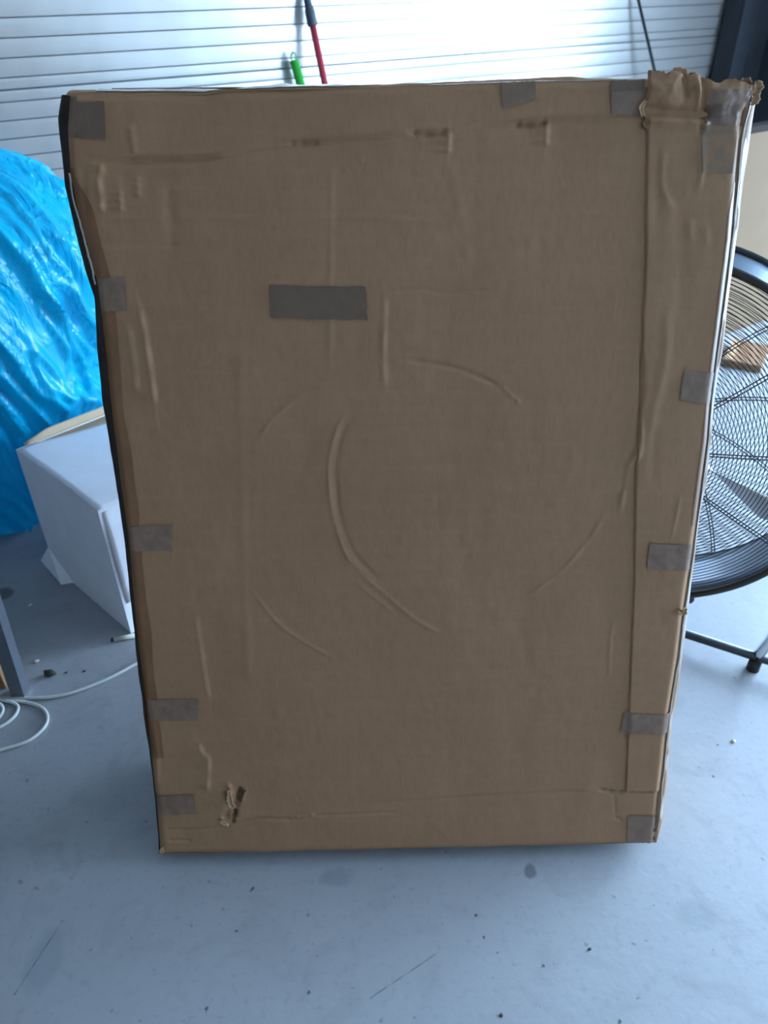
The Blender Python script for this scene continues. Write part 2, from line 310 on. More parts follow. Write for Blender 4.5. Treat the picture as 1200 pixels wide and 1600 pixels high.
# relief of the front: every crease, ridge and dent the sheet has, in metres
def seg_dist(U, V, line):
    best = np.full(U.shape, 9.0); sd = np.zeros(U.shape); al = np.zeros(U.shape); tot = sum(np.linalg.norm(line[i+1]-line[i]) for i in range(len(line)-1)); acc = 0
    for i in range(len(line)-1):
        a = line[i]; d = line[i+1]-a; L = np.linalg.norm(d)+1e-9; d = d/L
        t = np.clip((U-a[0])*d[0]+(V-a[1])*d[1], 0, L); dx = U-a[0]-t*d[0]; dy = V-a[1]-t*d[1]; D = np.hypot(dx, dy); side = np.sign((U-a[0])*d[1]-(V-a[1])*d[0])
        k = D < best; best = np.where(k, D, best); sd = np.where(k, side, sd); al = np.where(k, (acc+t)/tot, al); acc += L
    return best, sd, al
FEAT = []
def ridge(pts, h, w, step=0.0, sw=.02, smooth=True):   # a ridge (h>0) or groove, with an optional step up on the right-hand side of its direction
    l = poly(pts)
    if smooth and len(pts) > 2: l = np.array(smooth_line(l, 5))
    FEAT.append((l, h*.001, w*.001, step*.001, sw))
ridge([(100,238),(150,250),(200,250),(300,246),(345,242),(400,232),(480,222),(600,215),(660,206),(700,207),(760,196),(830,190),(900,185),(1003,180)], -3.5, 4.5, -4, .05)
ridge([(180,251),(240,249),(330,246),(350,243)], -3.0, 3.0)
ridge([(448,224),(500,223)], -3.5, 3)
ridge([(640,206),(657,209),(684,209),(703,203)], -5, 3.5)
ridge([(703,205),(701,240)], 4, 3.2, 3, .02)
ridge([(803,192),(820,195),(845,195),(860,187)], -5, 3.5)
ridge([(858,187),(855,229)], 4, 3.0, 3, .02)
ridge([(150,256),(158,262),(155,280),(159,310),(161,338)], 4.5, 4, 3, .03)
ridge([(188,298),(190,332)], 3, 3.5, 2, .02)
ridge([(213,275),(215,310)], 2, 5)
ridge([(262,285),(265,330),(268,400)], -2, 8)
ridge([(203,195),(207,225),(212,243)], 2.2, 5)
ridge([(218,478),(228,530),(238,590),(244,637)], 4, 4, 3, .03)
ridge([(200,505),(210,560),(216,618)], 2.6, 5, 2, .02)
ridge([(131,255),(133,330),(150,420)], -2.5, 5)
ridge([(540,645),(525,675),(515,720),(515,760),(522,815),(540,865),(565,895)], 1.9, 3.0)
ridge([(551,648),(534,680),(526,720),(526,758),(532,812),(549,858),(572,886),(604,916)], -1.5, 4)
ridge([(565,897),(600,928),(630,953),(665,978),(695,990)], 1.5, 3.5)
ridge([(560,912),(590,938),(615,958)], 1.1, 3)
ridge([(630,562),(680,568),(720,578),(755,592),(785,608)], -2.2, 3.2)
ridge([(785,606),(805,622),(815,632)], 1.2, 3)
ridge([(945,805),(920,845),(880,890),(845,917),(815,935)], 1.5, 4)
ridge([(900,700),(890,740),(860,800)], .8, 10)
ridge([(485,612),(445,637),(420,662),(407,685)], 1.5, 3)
ridge([(565,575),(535,583),(508,597),(490,608)], 1.0, 3)
ridge([(395,925),(430,970),(470,1000),(525,1030)], 1.2, 3)
ridge([(516,255),(517,340),(515,450),(516,520),(515,575)], .9, 4)
ridge([(600,462),(600,510),(599,560),(601,610)], 2.3, 4.5, 1, .03)
ridge([(610,458),(660,452),(700,458),(770,455)], -1.0, 2.5)
ridge([(1000,545),(1003,600),(998,660),(997,705)], -3, 4)
ridge([(1000,655),(998,706),(984,725),(977,753),(969,804)], 3.5, 4.5)
ridge([(988,700),(978,735),(972,775)], -2.6, 5)
ridge([(958,975),(953,1010),(952,1060)], 1.5, 3)
ridge([(305,955),(312,1000),(320,1050),(328,1100)], 2.0, 4, 1.5, .03)
ridge([(308,1160),(317,1178),(326,1186),(325,1215),(323,1240)], 3.5, 3.5, 2.5, .02)
ridge([(240,1150),(246,1180),(243,1235)], 2.0, 4)
ridge([(262,1298),(340,1294),(396,1281),(420,1279)], -2.2, 3.0, -1.5, .05)
ridge([(398,1280),(459,1280)], -2.5, 3); ridge([(462,1276),(494,1271)], 2.2, 3); ridge([(494,1273),(560,1271),(625,1269)], -1.8, 3)
ridge([(560,1256),(700,1246),(830,1238),(945,1236)], -1.2, 3, -1.5, .05)
ridge([(935,1234),(960,1239),(978,1236)], -4.5, 3.5)
ridge([(980,1237),(1022,1237)], -3.2, 2.6)
ridge([(958,1240),(962,1275)], -1.5, 3)
ridge([(960,1279),(972,1283)], -4, 3)
ridge([(108,345),(300,342),(500,338),(700,348)], .7, 5)
ridge([(120,380),(300,384)], -.8, 5)
ridge([(375,500),(378,700),(382,900),(392,1100)], .9, 8)
ridge([(700,250),(720,330),(735,420)], .7, 8)
ridge([(535,268),(560,254),(572,249)], 1.4, 3)
ridge([(262,1314),(300,1315)], -2.5, 3)
# the hole punched near the lower left corner
ridge([(352,1236),(358,1262),(350,1283)], -7, 6, 0, .01, False); ridge([(376,1234),(369,1252),(365,1280)], -9, 5, 0, .01, False); ridge([(356,1225),(362,1245),(366,1257)], 6, 4, 0, .01, False); ridge([(345,1278),(358,1287)], 4, 4, 0, .01, False)
ridge([(382,1236),(377,1252)], 3, 3, 0, .01, False)
def relief(U, V):
    h = fbm(U+3, V+3, 11, 3.0, 3)*.0035+fbm(U*1.8+9, V*.7+9, 23, 11, 3)*.0009+fbm(U+5, V+2, 31, 55, 2)*.00022
    jx = fbm(U+1, V+1, 41, 13, 2)*.0016; jy = fbm(U+7, V+4, 43, 13, 2)*.0016
    for l, a, w, st, sw in FEAT:
        lo = l.min(0)-.09; hi = l.max(0)+.09; k = (U > lo[0]) & (U < hi[0]) & (V > lo[1]) & (V < hi[1])
        if not k.any(): continue
        D, s, al = seg_dist(U[k]+jx[k], V[k]+jy[k], l); env = np.clip(np.minimum(al, 1-al)/.14, .25, 1)*(.85+.3*np.sin(al*17))
        hz = np.abs(l[-1]-l[0]); gain = 1.2 if hz[0] > 3*hz[1] else .85; add = a*gain*np.exp(-(D/w)**2)*env
        if st: add = add+st*np.where(s > 0, np.exp(-(D/sw)**2), -np.exp(-(D/sw)**2)*.15)*env*np.tanh(D/w)
        h[k] += add
    return h
FLAPL = poly([(1010,120),(1006,175),(1010,200),(1008,300),(1008,400),(1003,500),(1001,600),(995,700),(992,760),(990,900),(983,1080),(977,1237)])
BOX = thing('cardboard_box', (BL+BR)/2*np.array([1, 1, 0]), 'very large flat brown cardboard box standing leaned back, patched with tape, top right corner torn', 'box')
NU, NVV = 400, 540
s_ = np.linspace(0, 1, NU)[None, :]; t_ = np.linspace(0, 1, NVV)[:, None]
V = VB+t_*(v_at(FT, np.linspace(0, 1, NU)*1.0)[None, :]-VB)
for _ in range(3):
    ul = u_at(FL, V); ur = u_at(FR, V); U = ul+(ur-ul)*s_; V = VB+t_*(v_at(FT, U[-1])[None, :]-VB)
Hh = relief(U, V)
ed = np.minimum(np.minimum(U-ul, ur-U), np.minimum(V-VB, V[-1][None, :]-V)); Hh = Hh-.006*np.exp(-(ed/.006)**2)       # edges rounded over
grid('front_panel', P3(U, V, Hh), M['cardboard'], BOX)
# sides, top, bottom, back
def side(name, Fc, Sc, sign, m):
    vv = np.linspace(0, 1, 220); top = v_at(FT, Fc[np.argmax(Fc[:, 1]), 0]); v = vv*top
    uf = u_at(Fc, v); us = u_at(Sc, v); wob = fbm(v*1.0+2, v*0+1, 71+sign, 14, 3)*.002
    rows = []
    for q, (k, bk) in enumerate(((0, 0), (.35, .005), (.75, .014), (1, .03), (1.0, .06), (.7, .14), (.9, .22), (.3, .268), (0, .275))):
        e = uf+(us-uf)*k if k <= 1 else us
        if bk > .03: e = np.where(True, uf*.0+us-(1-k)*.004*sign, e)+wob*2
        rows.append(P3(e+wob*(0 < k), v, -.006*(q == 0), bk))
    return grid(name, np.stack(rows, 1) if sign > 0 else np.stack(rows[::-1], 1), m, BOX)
side('left_side_panel', FL, SL, -1, M['side_shade'])['label'] = 'left side with its shade painted near-black'; side('right_side_panel', FR, SR, 1, M['cardboard'])
uu = np.linspace(0, 1, 260); ul0 = u_at(FL, 1.38); ur0 = u_at(FR, 1.38); u = ul0-.006+(ur0-ul0+.012)*uu
vf = v_at(FT, u); vt = v_at(ST, u); rows = []
for k, bk, h in ((0, 0, -.006), (.45, .008, 0), (.8, .02, 0), (1, .04, 0), (.9, .10, 0), (.85, .2, 0), (.6, .268, 0), (.2, .275, 0)):
    rows.append(P3(u, vf+(vt-vf)*k+fbm(u*1+5, u*0+bk*20, 88, 25, 3)*.0016*(bk > 0), h, bk))
grid('top_panel', np.stack(rows, 0), M['cardboard'], BOX)
grid('top_clear_tape', np.stack(rows, 0)[1:4, 10:110]+vu*.0012+nn*.0005, M['clear_tape'], BOX)['label'] = 'clear tape along the top edge'
ub = np.linspace(0, 1, 30); e = u_at(FL, 0)+(u_at(FR, 0)-u_at(FL, 0))*ub
grid('bottom_panel', np.stack([P3(e, 0*e, -.006, 0), P3(e, -.002+0*e, 0, .02), P3(e, 0*e, 0, .25), P3(e, 0*e+.002, 0, .275)], 0), M['cardboard'], BOX)
vb = np.linspace(0, 1, 60)[:, None]*1.378; uL = u_at(SL, vb)+.002; uR = u_at(SR, vb)-.002; Ub = uL+(uR-uL)*np.linspace(0, 1, 50)[None, :]; Vb = vb+0*Ub
grid('back_panel', P3(Ub, Vb, fbm(Ub+2, Vb+2, 5, 4, 3)*.002, .272), M['cardboard'], BOX)
# the overlapping strip of board down the right side, its cut edge standing proud
def patch(name, quad, m, n=(24, 14), lift=.0012, wav=.0008, parent=BOX, edge=0, label=None, seed=1):
    q = poly(quad) if not isinstance(quad, np.ndarray) else quad; a = np.linspace(0, 1, n[0])[None, :, None]; b = np.linspace(0, 1, n[1])[:, None, None]
    UV = (q[0]*(1-a)+q[1]*a)*(1-b)+(q[3]*(1-a)+q[2]*a)*b; Uq, Vq = UV[..., 0], UV[..., 1]
    if edge:
        jg = fbm(np.linspace(0, 1, n[0])+seed*.37, np.zeros(n[0])+seed, 51, 14, 3)*edge; Vq = Vq+jg[None, :]*(np.abs(b[..., 0]-.5)*2)**6
        jg = fbm(np.linspace(0, 1, n[1])+seed*.71, np.zeros(n[1])+seed, 53, 14, 3)*edge; Uq = Uq+jg[:, None]*(np.abs(a[..., 0]-.5)*2)**6
    h = relief(Uq, Vq)+flap_h(Uq, Vq)+lift+fbm(Uq*9+seed, Vq*9+seed, 61, 9, 3)*wav
    ur_ = u_at(FR, Vq); ul_ = u_at(FL, Vq); ov = np.maximum(Uq-ur_, 0)+np.maximum(ul_-Uq, 0); e2 = np.maximum(np.minimum(ur_-Uq, Uq-ul_), 0); h = h-.006*np.exp(-(e2/.006)**2)
    bk = ov*1.2; h = np.where(ov > 0, 0, h)
    G = P3(Uq, Vq, h, bk); o = grid(name, G, m, parent)
    if label: o['label'] = label
    return o
def flap_h(Uq, Vq):
    d = Uq-u_at(FLAPL, Vq); return np.where((d > 0) & (Vq > FLAPL[-1, 1]), .0042, 0)*np.clip(d/.002, 0, 1)
vF = np.linspace(FLAPL[-1, 1], 1, 2)
nv, nu2 = 420, 60; v0 = FLAPL[-1, 1]; ts = np.linspace(0, 1, nv)[:, None]; ss = np.linspace(0, 1, nu2)[None, :]
Vq = v0+ts*(1.395-v0)+0*ss; ua = u_at(FLAPL, Vq)+fbm(Vq*1+1, Vq*0+1, 91, 40, 3)*.0018*(1-ss)
Uq = ua+(u_at(FR, Vq)-.001-ua)*ss; top = v_at(FT, Uq[-1])+.006+fbm(Uq[-1]+1, Uq[-1]*0, 93, 60, 3)*.008
Vq = v0+ts*(top[None, :]-v0)
hh = relief(Uq, Vq)+.0042; hh -= .0042*np.exp(-((Uq-u_at(FLAPL, Vq))/.0012)**2)+.006*np.exp(-((u_at(FR, Vq)-Uq)/.006)**2)
# crumpled upper part of the strip
cr = np.clip((Vq-uvp(1080, 215)[1])/.08, 0, 1); hh += cr*(fbm(Uq+2, Vq+5, 97, 26, 4)*.012+.004)
for (x0, y0, x1, y1, a, w) in ((1012,172,1100,180,-8,.006), (1100,180,1165,178,-5,.008), (1012,140,1165,150,5,.012), (1015,190,1095,193,5,.006), (1095,120,1093,200,-6,.004), (1065,125,1068,150,-6,.004), (1085,135,1097,195,5,.005)):
    D, s2, al = seg_dist(Uq, Vq, poly([(x0, y0), (x1, y1)])); hh += a*.001*np.exp(-(D/w)**2)
for l, a, w in (([(1035,230),(1033,290),(1050,330)], 2.5, .005), ([(1092,205),(1094,260),(1090,300)], 2.5, .004), ([(1060,290),(1062,420),(1058,520)], -1.2, .012), ([(1040,480),(1038,560),(1020,640),(1012,700)], 2.2, .008), ([(1022,660),(1018,760)], -1.5, .008), ([(1063,770),(1050,830),(1045,845)], 1.2, .003), ([(1028,240),(1026,360)], -1.6, .008), ([(1075,340),(1078,380)], 1.8, .006), ([(1100,350),(1102,385)], 1.5, .006)):
    D, s2, al = seg_dist(Uq, Vq, np.array(smooth_line(poly(l), 6))); hh += a*.00062*np.exp(-(D/w)**2)*np.clip(np.minimum(al, 1-al)/.2, .1, 1)
grid('overlap_strip', P3(Uq, Vq, hh), M['cardboard'], BOX)['label'] = 'overlapping strip of board down the right side'
# tape patches
T = 'tape'
for i, (q, mm) in enumerate((
    ([(118,216),(165,218),(163,158),(120,160)], 'tape_dark'), ([(786,169),(838,156),(836,126),(782,129)], 'tape'), ([(955,180),(1003,181),(1006,125),(953,126)], 'tape'),
    ([(157,487),(199,486),(196,433),(150,435)], 'tape'), ([(424,497),(575,500),(571,448),(421,446)], 'tape_dark'), ([(1060,624),(1109,630),(1116,582),(1067,578)], 'tape'),
    ([(204,862),(270,860),(269,820),(199,823)], 'tape'), ([(1009,887),(1077,890),(1082,850),(1014,848)], 'tape'), ([(234,1127),(309,1126),(311,1092),(230,1095)], 'tape'),
    ([(247,1275),(307,1271),(302,1240),(244,1244)], 'tape'), ([(969,1145),(1044,1146),(1049,1115),(975,1112)], 'tape'), ([(980,1316),(1023,1318),(1028,1276),(981,1274)], 'tape'),
    ([(953,142),(1006,142),(1007,125),(953,126)], 'tape_dark'))):
    patch('tape_strip', q, M[mm], edge=.0015, seed=i+1, lift=.0020+.0005*(i == 12))
patch('tape_strip', [(105,214),(119,216),(121,150),(108,152)], M['tape'], (8, 14), edge=.001, seed=33)
def on_strip(name, quad, m, label=None, lift=.0012, seed=5, crum=True):
    q = poly(quad); a = np.linspace(0, 1, 26)[None, :, None]; b = np.linspace(0, 1, 22)[:, None, None]; UV = (q[0]*(1-a)+q[1]*a)*(1-b)+(q[3]*(1-a)+q[2]*a)*b; uq, vq = UV[..., 0], UV[..., 1]
    vq = vq+fbm(uq*3+seed, vq*0+seed, 15, 12, 3)*.002; iu = np.clip(((uq-ua[0, 0])/(Uq[0, -1]-ua[0, 0])), 0, 1)
    # nearest sample of the strip's own height
    fl = u_at(FLAPL, vq); fr = u_at(FR, vq); si = np.clip((uq-fl)/(fr-fl), 0, 1)*(nu2-1); ti = np.clip((vq-v0)/(top[np.clip(si.astype(int), 0, nu2-1)]-v0), 0, 1)*(nv-1)
    i0 = np.clip(ti.astype(int), 0, nv-2); j0 = np.clip(si.astype(int), 0, nu2-2); fi = ti-i0; fj = si-j0
    hq = (hh[i0, j0]*(1-fj)+hh[i0, j0+1]*fj)*(1-fi)+(hh[i0+1, j0]*(1-fj)+hh[i0+1, j0+1]*fj)*fi
    o = grid(name, P3(uq, vq, hq+lift), m, BOX)
    if label: o['label'] = label
on_strip('tape_strip', [(1096,196),(1160,197),(1166,166),(1100,165)], M['tape_dark'])
on_strip('tape_strip', [(1100,165),(1166,166),(1172,142),(1102,140)], M['tape'], seed=9)
on_strip('worn_patch', [(1094,272),(1142,272),(1152,199),(1093,198)], M['scuff'], 'greyed worn patch of board near the top right corner', .0008)
# long amber tape along the left edge and a narrow one on the right edge
def edge_tape(name, x_off0, pts, m, wpx, sign, label):
    l = np.array(smooth_line(poly(pts), 8)); v = l[:, 1]; n = 12; w = uvp(600+wpx, 700)[0]-uvp(600, 700)[0]; base = u_at(FL if sign > 0 else FR, v); off = (0.0012)*sign
    taper = np.clip((v.max()-v)/.05, .25, 1)
    wv = (1+fbm(v+1, v*0, 19, 12, 3)*.18)*taper; a = np.linspace(0, 1, n)[None, :]
    uq = base[:, None]+off+sign*w*a*wv[:, None]; vq = v[:, None]+0*a; e2 = np.abs(uq-base[:, None]); hq = relief(uq, vq)+flap_h(uq, vq)-.006*np.exp(-(e2/.006)**2)+.0008
    g = P3(uq, vq, hq); o = grid(name, g if sign < 0 else g, m, BOX); o['label'] = label
edge_tape('edge_tape', 0, [(110,262),(118,320),(135,385),(150,440),(157,500),(165,570),(172,640),(183,720),(192,790),(199,850),(207,930),(214,1000),(224,1090),(234,1185)], M['tape_amber'], 22, 1, 'long amber tape down the left edge')
edge_tape('edge_tape', 0, [(1150,285),(1143,372),(1132,460),(1122,535),(1110,629),(1106,690),(1097,757),(1088,820)], M['tape_amber'], 9, -1, 'narrow amber tape down the right edge')
# clear tape wrapped over both edges: the bright glints
def glint(name, Fc, Sc, va, vb_, k0, k1, seed, label, h=.0012):
    v = np.linspace(va, vb_, 90); uf = u_at(Fc, v); us = u_at(Sc, v); wv = fbm(v+seed, v*0+seed, 29, 30, 3); rows = []
    for k in np.linspace(k0, k1, 7):
        kk = k+wv*.12; kc = np.clip(kk, 0, 1); uq = np.where(kk < 0, uf+kk*(us-uf), uf+kc*(us-uf)); bq = np.where(kk < 0, 0, .03*kc**1.6)
        hq = np.where(kk < 0, relief(uq, v)-.006*np.exp(-((uq-uf)/.006)**2), -.006*(1-kc)**3); sg = np.sign(us-uf)
        rows.append(P3(uq+sg*.0012, v, hq+h, bq))
    o = grid(name, np.stack(rows, 1), M['clear_tape'], BOX); o['label'] = label
glint('clear_tape_strip', FR, SR, uvp(1026, 1300)[1], uvp(1170, 150)[1], .15, .97, 3, 'clear glossy tape folded round the right edge')
glint('clear_tape_strip', FL, SL, uvp(150, 445)[1], uvp(108, 270)[1], .0, .13, 6, 'clear glossy tape folded round the left edge')
# torn paper at the top right corner and at the punched hole
def torn(name, pts, r, seed, m='paper_torn', lift=.004, thick=.0012, label=None):
    l = np.array(smooth_line(poly(pts), 8)); n = 9; rows = []; RR = np.random.default_rng(seed)
    ph = np.linspace(0, 1, len(l)); ww = r*(.45+.55*np.sin(np.pi*ph))*(1+.5*fbm(ph*3+seed, ph*0, 77, 5, 3))
    d = np.gradient(l, axis=0); d /= np.linalg.norm(d, axis=1)[:, None]+1e-9; nr = np.stack([-d[:, 1], d[:, 0]], 1)
    for j in range(n):
        a = (j/(n-1)-.5)*2; curl = lift+.6*r*(1-math.cos(a*1.9))+fbm(ph*4+seed+a, ph*0+a, 79, 6, 3)*r*.5
        q = l+nr*(ww*a)[:, None]; rows.append(P3(q[:, 0], q[:, 1], curl))
    o = grid(name, np.stack(rows, 1), M[m], BOX); md = o.modifiers.new('thickness', 'SOLIDIFY'); md.thickness = thick
    if label: o['label'] = label
torn('torn_paper', [(1036,122),(1050,120),(1060,128),(1066,134)], .006, 1); torn('torn_paper', [(1046,119),(1055,113),(1066,117),(1068,130)], .005, 2); torn('torn_paper', [(1070,123),(1080,119),(1090,124)], .004, 3)
torn('torn_paper', [(1176,150),(1181,140),(1179,128)], .006, 4); torn('torn_paper', [(1172,165),(1178,155),(1180,148)], .005, 5); torn('torn_paper', [(1003,183),(1000,170),(1007,158)], .003, 6); torn('torn_paper', [(1152,137),(1160,131),(1170,134)], .006, 7, 'cardboard')
torn('torn_paper', [(1004,190),(1009,200)], .003, 8, 'cardboard'); torn('torn_paper', [(1085,128),(1096,130),(1098,145)], .005, 9, 'cardboard')
torn('torn_paper', [(359,1232),(361,1250),(367,1258)], .005, 11, lift=.006); torn('torn_paper', [(345,1280),(358,1287)], .0035, 12, lift=.004); torn('torn_paper', [(1058,950),(1065,955),(1069,948)], .005, 13, lift=.005)
torn('torn_paper', [(93,205),(90,214)], .004, 14, lift=-.02); torn('torn_paper', [(1015,128),(1025,121),(1040,124)], .006, 15, 'cardboard'); torn('torn_paper', [(254,1325),(252,1333)], .004, 16, lift=.0)
for i, q in enumerate(([(368,1252),(377,1253),(384,1235),(374,1228)], [(362,1284),(368,1286),(371,1268),(366,1262)], [(353,1256),(359,1259),(358,1242),(354,1236)])):
    patch('tear', q, M['hole'], (8, 8), lift=.0012, edge=.003, seed=40+i, label='dark tear through the board near the lower left corner')

# ================================================================== WHITE OPEN CARTON
Z = .416; n0 = at_z(205, 990); nt_ = at_z(156, 797, Z); w0 = at_z(66, 884); wt = at_z(26, 702, Z)
nt_[:2] = (nt_[:2]*.5+n0[:2]*.5)
dW = wt-nt_; dW[2] = 0; LW = np.linalg.norm(dW); dW /= LW; dR = np.array([-dW[1], dW[0], 0]); dR = -dR if dR[0] < 0 else dR; DW = .44
WB = thing('white_carton', n0, 'open white carton in front of the blue bag, left of the large brown box', 'box')
up = np.array([0, 0, 1.]); th = .004; o3 = n0.copy()
def pan(name, o, a, b, c, m, bev=.0012, lab=None):
    x = boxobj(name, box8(o, a, b, c), m, WB, bev)
    if lab: x['label'] = lab
top_shift = np.array([0.0, 0, 0])
pan('side_panel', o3, dW*LW, dR*th, up*Z, M['white_card']); pan('side_panel', o3+dR*(DW-th), dW*LW, dR*th, up*Z, M['white_card'])
pan('side_panel', o3+dR*th, dW*th, dR*(DW-2*th), up*Z, M['white_card']); pan('side_panel', o3+dW*(LW-th)+dR*th, dW*th, dR*(DW-2*th), up*Z, M['white_card'])
pan('bottom_panel', o3+dW*th+dR*th, dW*(LW-2*th), dR*(DW-2*th), up*th, M['white_card'])
# top flap lying over the opening, its free end cut short so that the bare beige flap below shows
a = np.linspace(0, 1, 30)[None, :]; b = np.linspace(0, 1, 24)[:, None]
ln = 1.0-.015-.26*np.clip(b-.12, 0, 1)**.8*np.ones_like(a)
G = n0+dW*(LW*(a*ln))[..., None]+dR*(DW*b+0*a)[..., None]+up*(Z+.001+.010*a*b+.005*np.sin(a*np.pi))[..., None]
o = grid('top_flap', G, M['white_card'], WB); md = o.modifiers.new('t', 'SOLIDIFY'); md.thickness = .003
b2 = np.linspace(0, 1, 6)[:, None]
G = n0+dW*(LW-.004-.24*b2+0*a)[..., None]+dR*(.006+(DW-.012)*a+0*b2)[..., None]+up*(Z-.003-.012*b2+0*a)[..., None]
o = grid('inner_flap', G, M['beige_light'], WB); md = o.modifiers.new('t', 'SOLIDIFY'); md.thickness = .003; o['label'] = 'inner flap showing its bare beige side'
G = n0+dW*(LW-.001+.012*b2+0*a)[..., None]+dR*(.03+(DW-.03)*a+0*b2)[..., None]+up*(Z+0.020*b2*np.clip(a*6, 0, 1))[..., None]
o = grid('upright_flap', G, M['beige_light'], WB); md = o.modifiers.new('t', 'SOLIDIFY'); md.thickness = .003; o['label'] = 'short upright beige flap'
# small flap turned out on the lit side, and a loose lower flap
G = n0+dW*.002-dW*(.012*b2)[..., None]*0+dR*(.01+(DW-.06)*a+0*b2)[..., None]-dW*(.003+.006*np.sin(b2*3)+0*a)[..., None]+up*(Z-.01-(.30)*b2+0*a)[..., None]
o = grid('loose_flap', G, M['white_card'], WB); md = o.modifiers.new('t', 'SOLIDIFY'); md.thickness = .003
c0 = n0+dW*(LW-.10)
o = mesh('bottom_flap', [c0+up*.045, c0+dW*.10+up*.075, c0+dW*.14-dR*.02+up*.012, c0-dR*.03+up*.003, c0-dW*.02+up*.004], [(0, 1, 2, 3, 4)], M['white_card'], WB)
md = o.modifiers.new('t', 'SOLIDIFY'); md.thickness = .003

# ================================================================== BLUE PLASTIC BAG
def bag_surface(c, prof, seed, n=(260, 320), amp=1.0, lean=(0, 0)):
    zz = np.linspace(0, 1, n[0]); pr = np.array(prof); Hs = pr[-1, 1]; z = zz*Hs; 
    tt = np.linspace(0, len(pr)-1, n[0]); r = np.interp(tt, range(len(pr)), pr[:, 0]); z = np.interp(tt, range(len(pr)), pr[:, 1])
    k = np.hanning(25); k /= k.sum(); rp = np.convolve(np.pad(r, 12, 'edge'), k, 'valid'); zp = np.convolve(np.pad(z, 12, 'edge'), k, 'valid'); rp[0] = 0.001; rp[-1] = .001; zp[0] = 0
    A = np.linspace(0, 2*np.pi, n[1], endpoint=False); co, si = np.cos(A)[None, :], np.sin(A)[None, :]; R_ = rp[:, None]; Zz = zp[:, None]+0*co
    per = lambda f, g, sd, sc, oc: fbm(g[0]*1+f*co*1.0+9, g[1]+f*si+9, sd, sc, oc)
    wx = fbm(co*1.2+Zz*1.3+9, si*1.2-Zz*.9+9, seed, 1.6, 3)
    n1 = fbm(co*1.3+9+Zz*1.1+wx*.35, si*1.3+9+Zz*.5+wx*.35, seed+3, 2.6, 3)                # diagonal stretched folds
    n2 = fbm(co*3+9+Zz*2.6+wx*.6, si*3+9+Zz*2.2-wx*.6, seed+7, 2.2, 3)
    rid1 = (1-np.abs(n1)*2.2); rid1 = np.clip(rid1, 0, 1)**2; rid2 = np.clip(1-np.abs(n2)*2.6, 0, 1)**2
    dd = amp*(.035*rid1+.018*rid2+.04*wx+.006*fbm(co*8+9+Zz*4, si*8+9+Zz*3, seed+9, 2, 3)); fade = np.clip(R_/.15, 0, 1)*np.clip(zp[:, None]/.03, 0, 1)
    Rr = R_+dd*fade; X = c[0]+Rr*co+lean[0]*Zz; Y = c[1]+Rr*si+lean[1]*Zz; Z2 = c[2]+Zz+.5*dd*np.clip((Zz-.2)/.3, 0, 1)*(.5-R_)
    return np.stack([X, Y, np.maximum(Z2, .001)], -1)
bag = tag(grid('refuse_bag', bag_surface((-1.31, 2.30, 0), [(0, 0), (.26, 0), (.36, .03), (.40, .2), (.41, .4), (.42, .6), (.41, .78), (.37, .92), (.27, 1.02), (.13, 1.08), (0, 1.10)], 5, lean=(.06, -.04)), M['film'], closed=True),
    'big full bright blue plastic bag with shiny wrinkles, standing behind the white carton', 'bag')
grid('gathered_neck', bag_surface((-1.36, 2.22, .93), [(0, 0), (.12, 0), (.17, .1), (.20, .2), (.17, .3), (.08, .36), (0, .38)], 15, (120, 200), .5, (.10, 0)), M['film'], bag, closed=True)

# ================================================================== DRUM FAN
FC = np.array([.5792, 1.4824, .6244]); yaw = -.49798; tilt = .08165; R = .40; DEP = .183
ax = np.array([math.sin(yaw)*math.cos(tilt), -math.cos(yaw)*math.cos(tilt), math.sin(tilt)]); tx = np.array([math.cos(yaw), math.sin(yaw), 0]); ty = np.cross(ax, tx); ty = ty if ty[2] > 0 else -ty
def fp(r, a, d): return FC+tx*r*math.cos(a)+ty*r*math.sin(a)+ax*d         # radius, angle, distance in front of the front rim plane
FAN = thing('drum_fan', (FC-ax*.09)*np.array([1, 1, 0]), 'large round drum fan with black wire grille, right behind the brown box', 'fan')
ANG = np.linspace(0, 2*np.pi, 97)[:-1]
# drum shell
rows = []
for r, d in ((R-.002, -.004), (R-.004, -.05), (R-.002, -.09), (R-.004, -.14), (R-.002, -DEP+.004), (R-.007, -DEP+.004), (R-.009, -.14), (R-.007, -.09), (R-.009, -.05), (R-.007, -.004), (R-.002, -.004)):
    rows.append([fp(r, a, d) for a in ANG])
grid('drum', rows, M['drum'], FAN, closed=True)
tube('front_rim', [fp(R, a, 0) for a in ANG], .0085, M['black_paint'], FAN, 8, True); tube('rear_rim', [fp(R, a, -DEP) for a in ANG], .0085, M['black_paint'], FAN, 8, True)
# grilles: every ring joined per grille (about 45 hair-thin wires), the spokes one by one
NR = 42
for nm, d0, bulge, ph in (('front_grille_rings', .004, .035, 0), ('rear_grille_rings', -DEP-.004, -.02, .0)):
    bm = bmesh.new()
    for i in range(NR):
        r = R*(.985-i*(.985-.16)/NR); dd = d0+bulge*(1-(r/R)**2); add_tube(bm, [fp(r, a, dd) for a in ANG[::1]], .00095, 4, True)
    tag(finish_bm(nm, bm, M['black_paint'], FAN, True), kind='stuff')
def spoke(a, d0, bulge, sgn, twist=.0, da=.0):
    pts = []
    for i in range(12):
        k = i/11; r = R*(.15+.85*k); dd = d0+bulge*(1-(r/R)**2)+sgn*.003; pts.append(fp(r, a+twist*k+da/(.3+k), dd))
    tube('grille_spoke', pts, .0014, M['black_paint'], FAN, 6)
for i in range(10):
    a = 2*math.pi*i/10+.16
    for da in (-.012, .012): spoke(a, .004, .035, 1, 0, da)
for i in range(10):
    for da in (-.012, .012): spoke(2*math.pi*i/10+.48, -DEP-.004, -.02, -1, -.25, da)
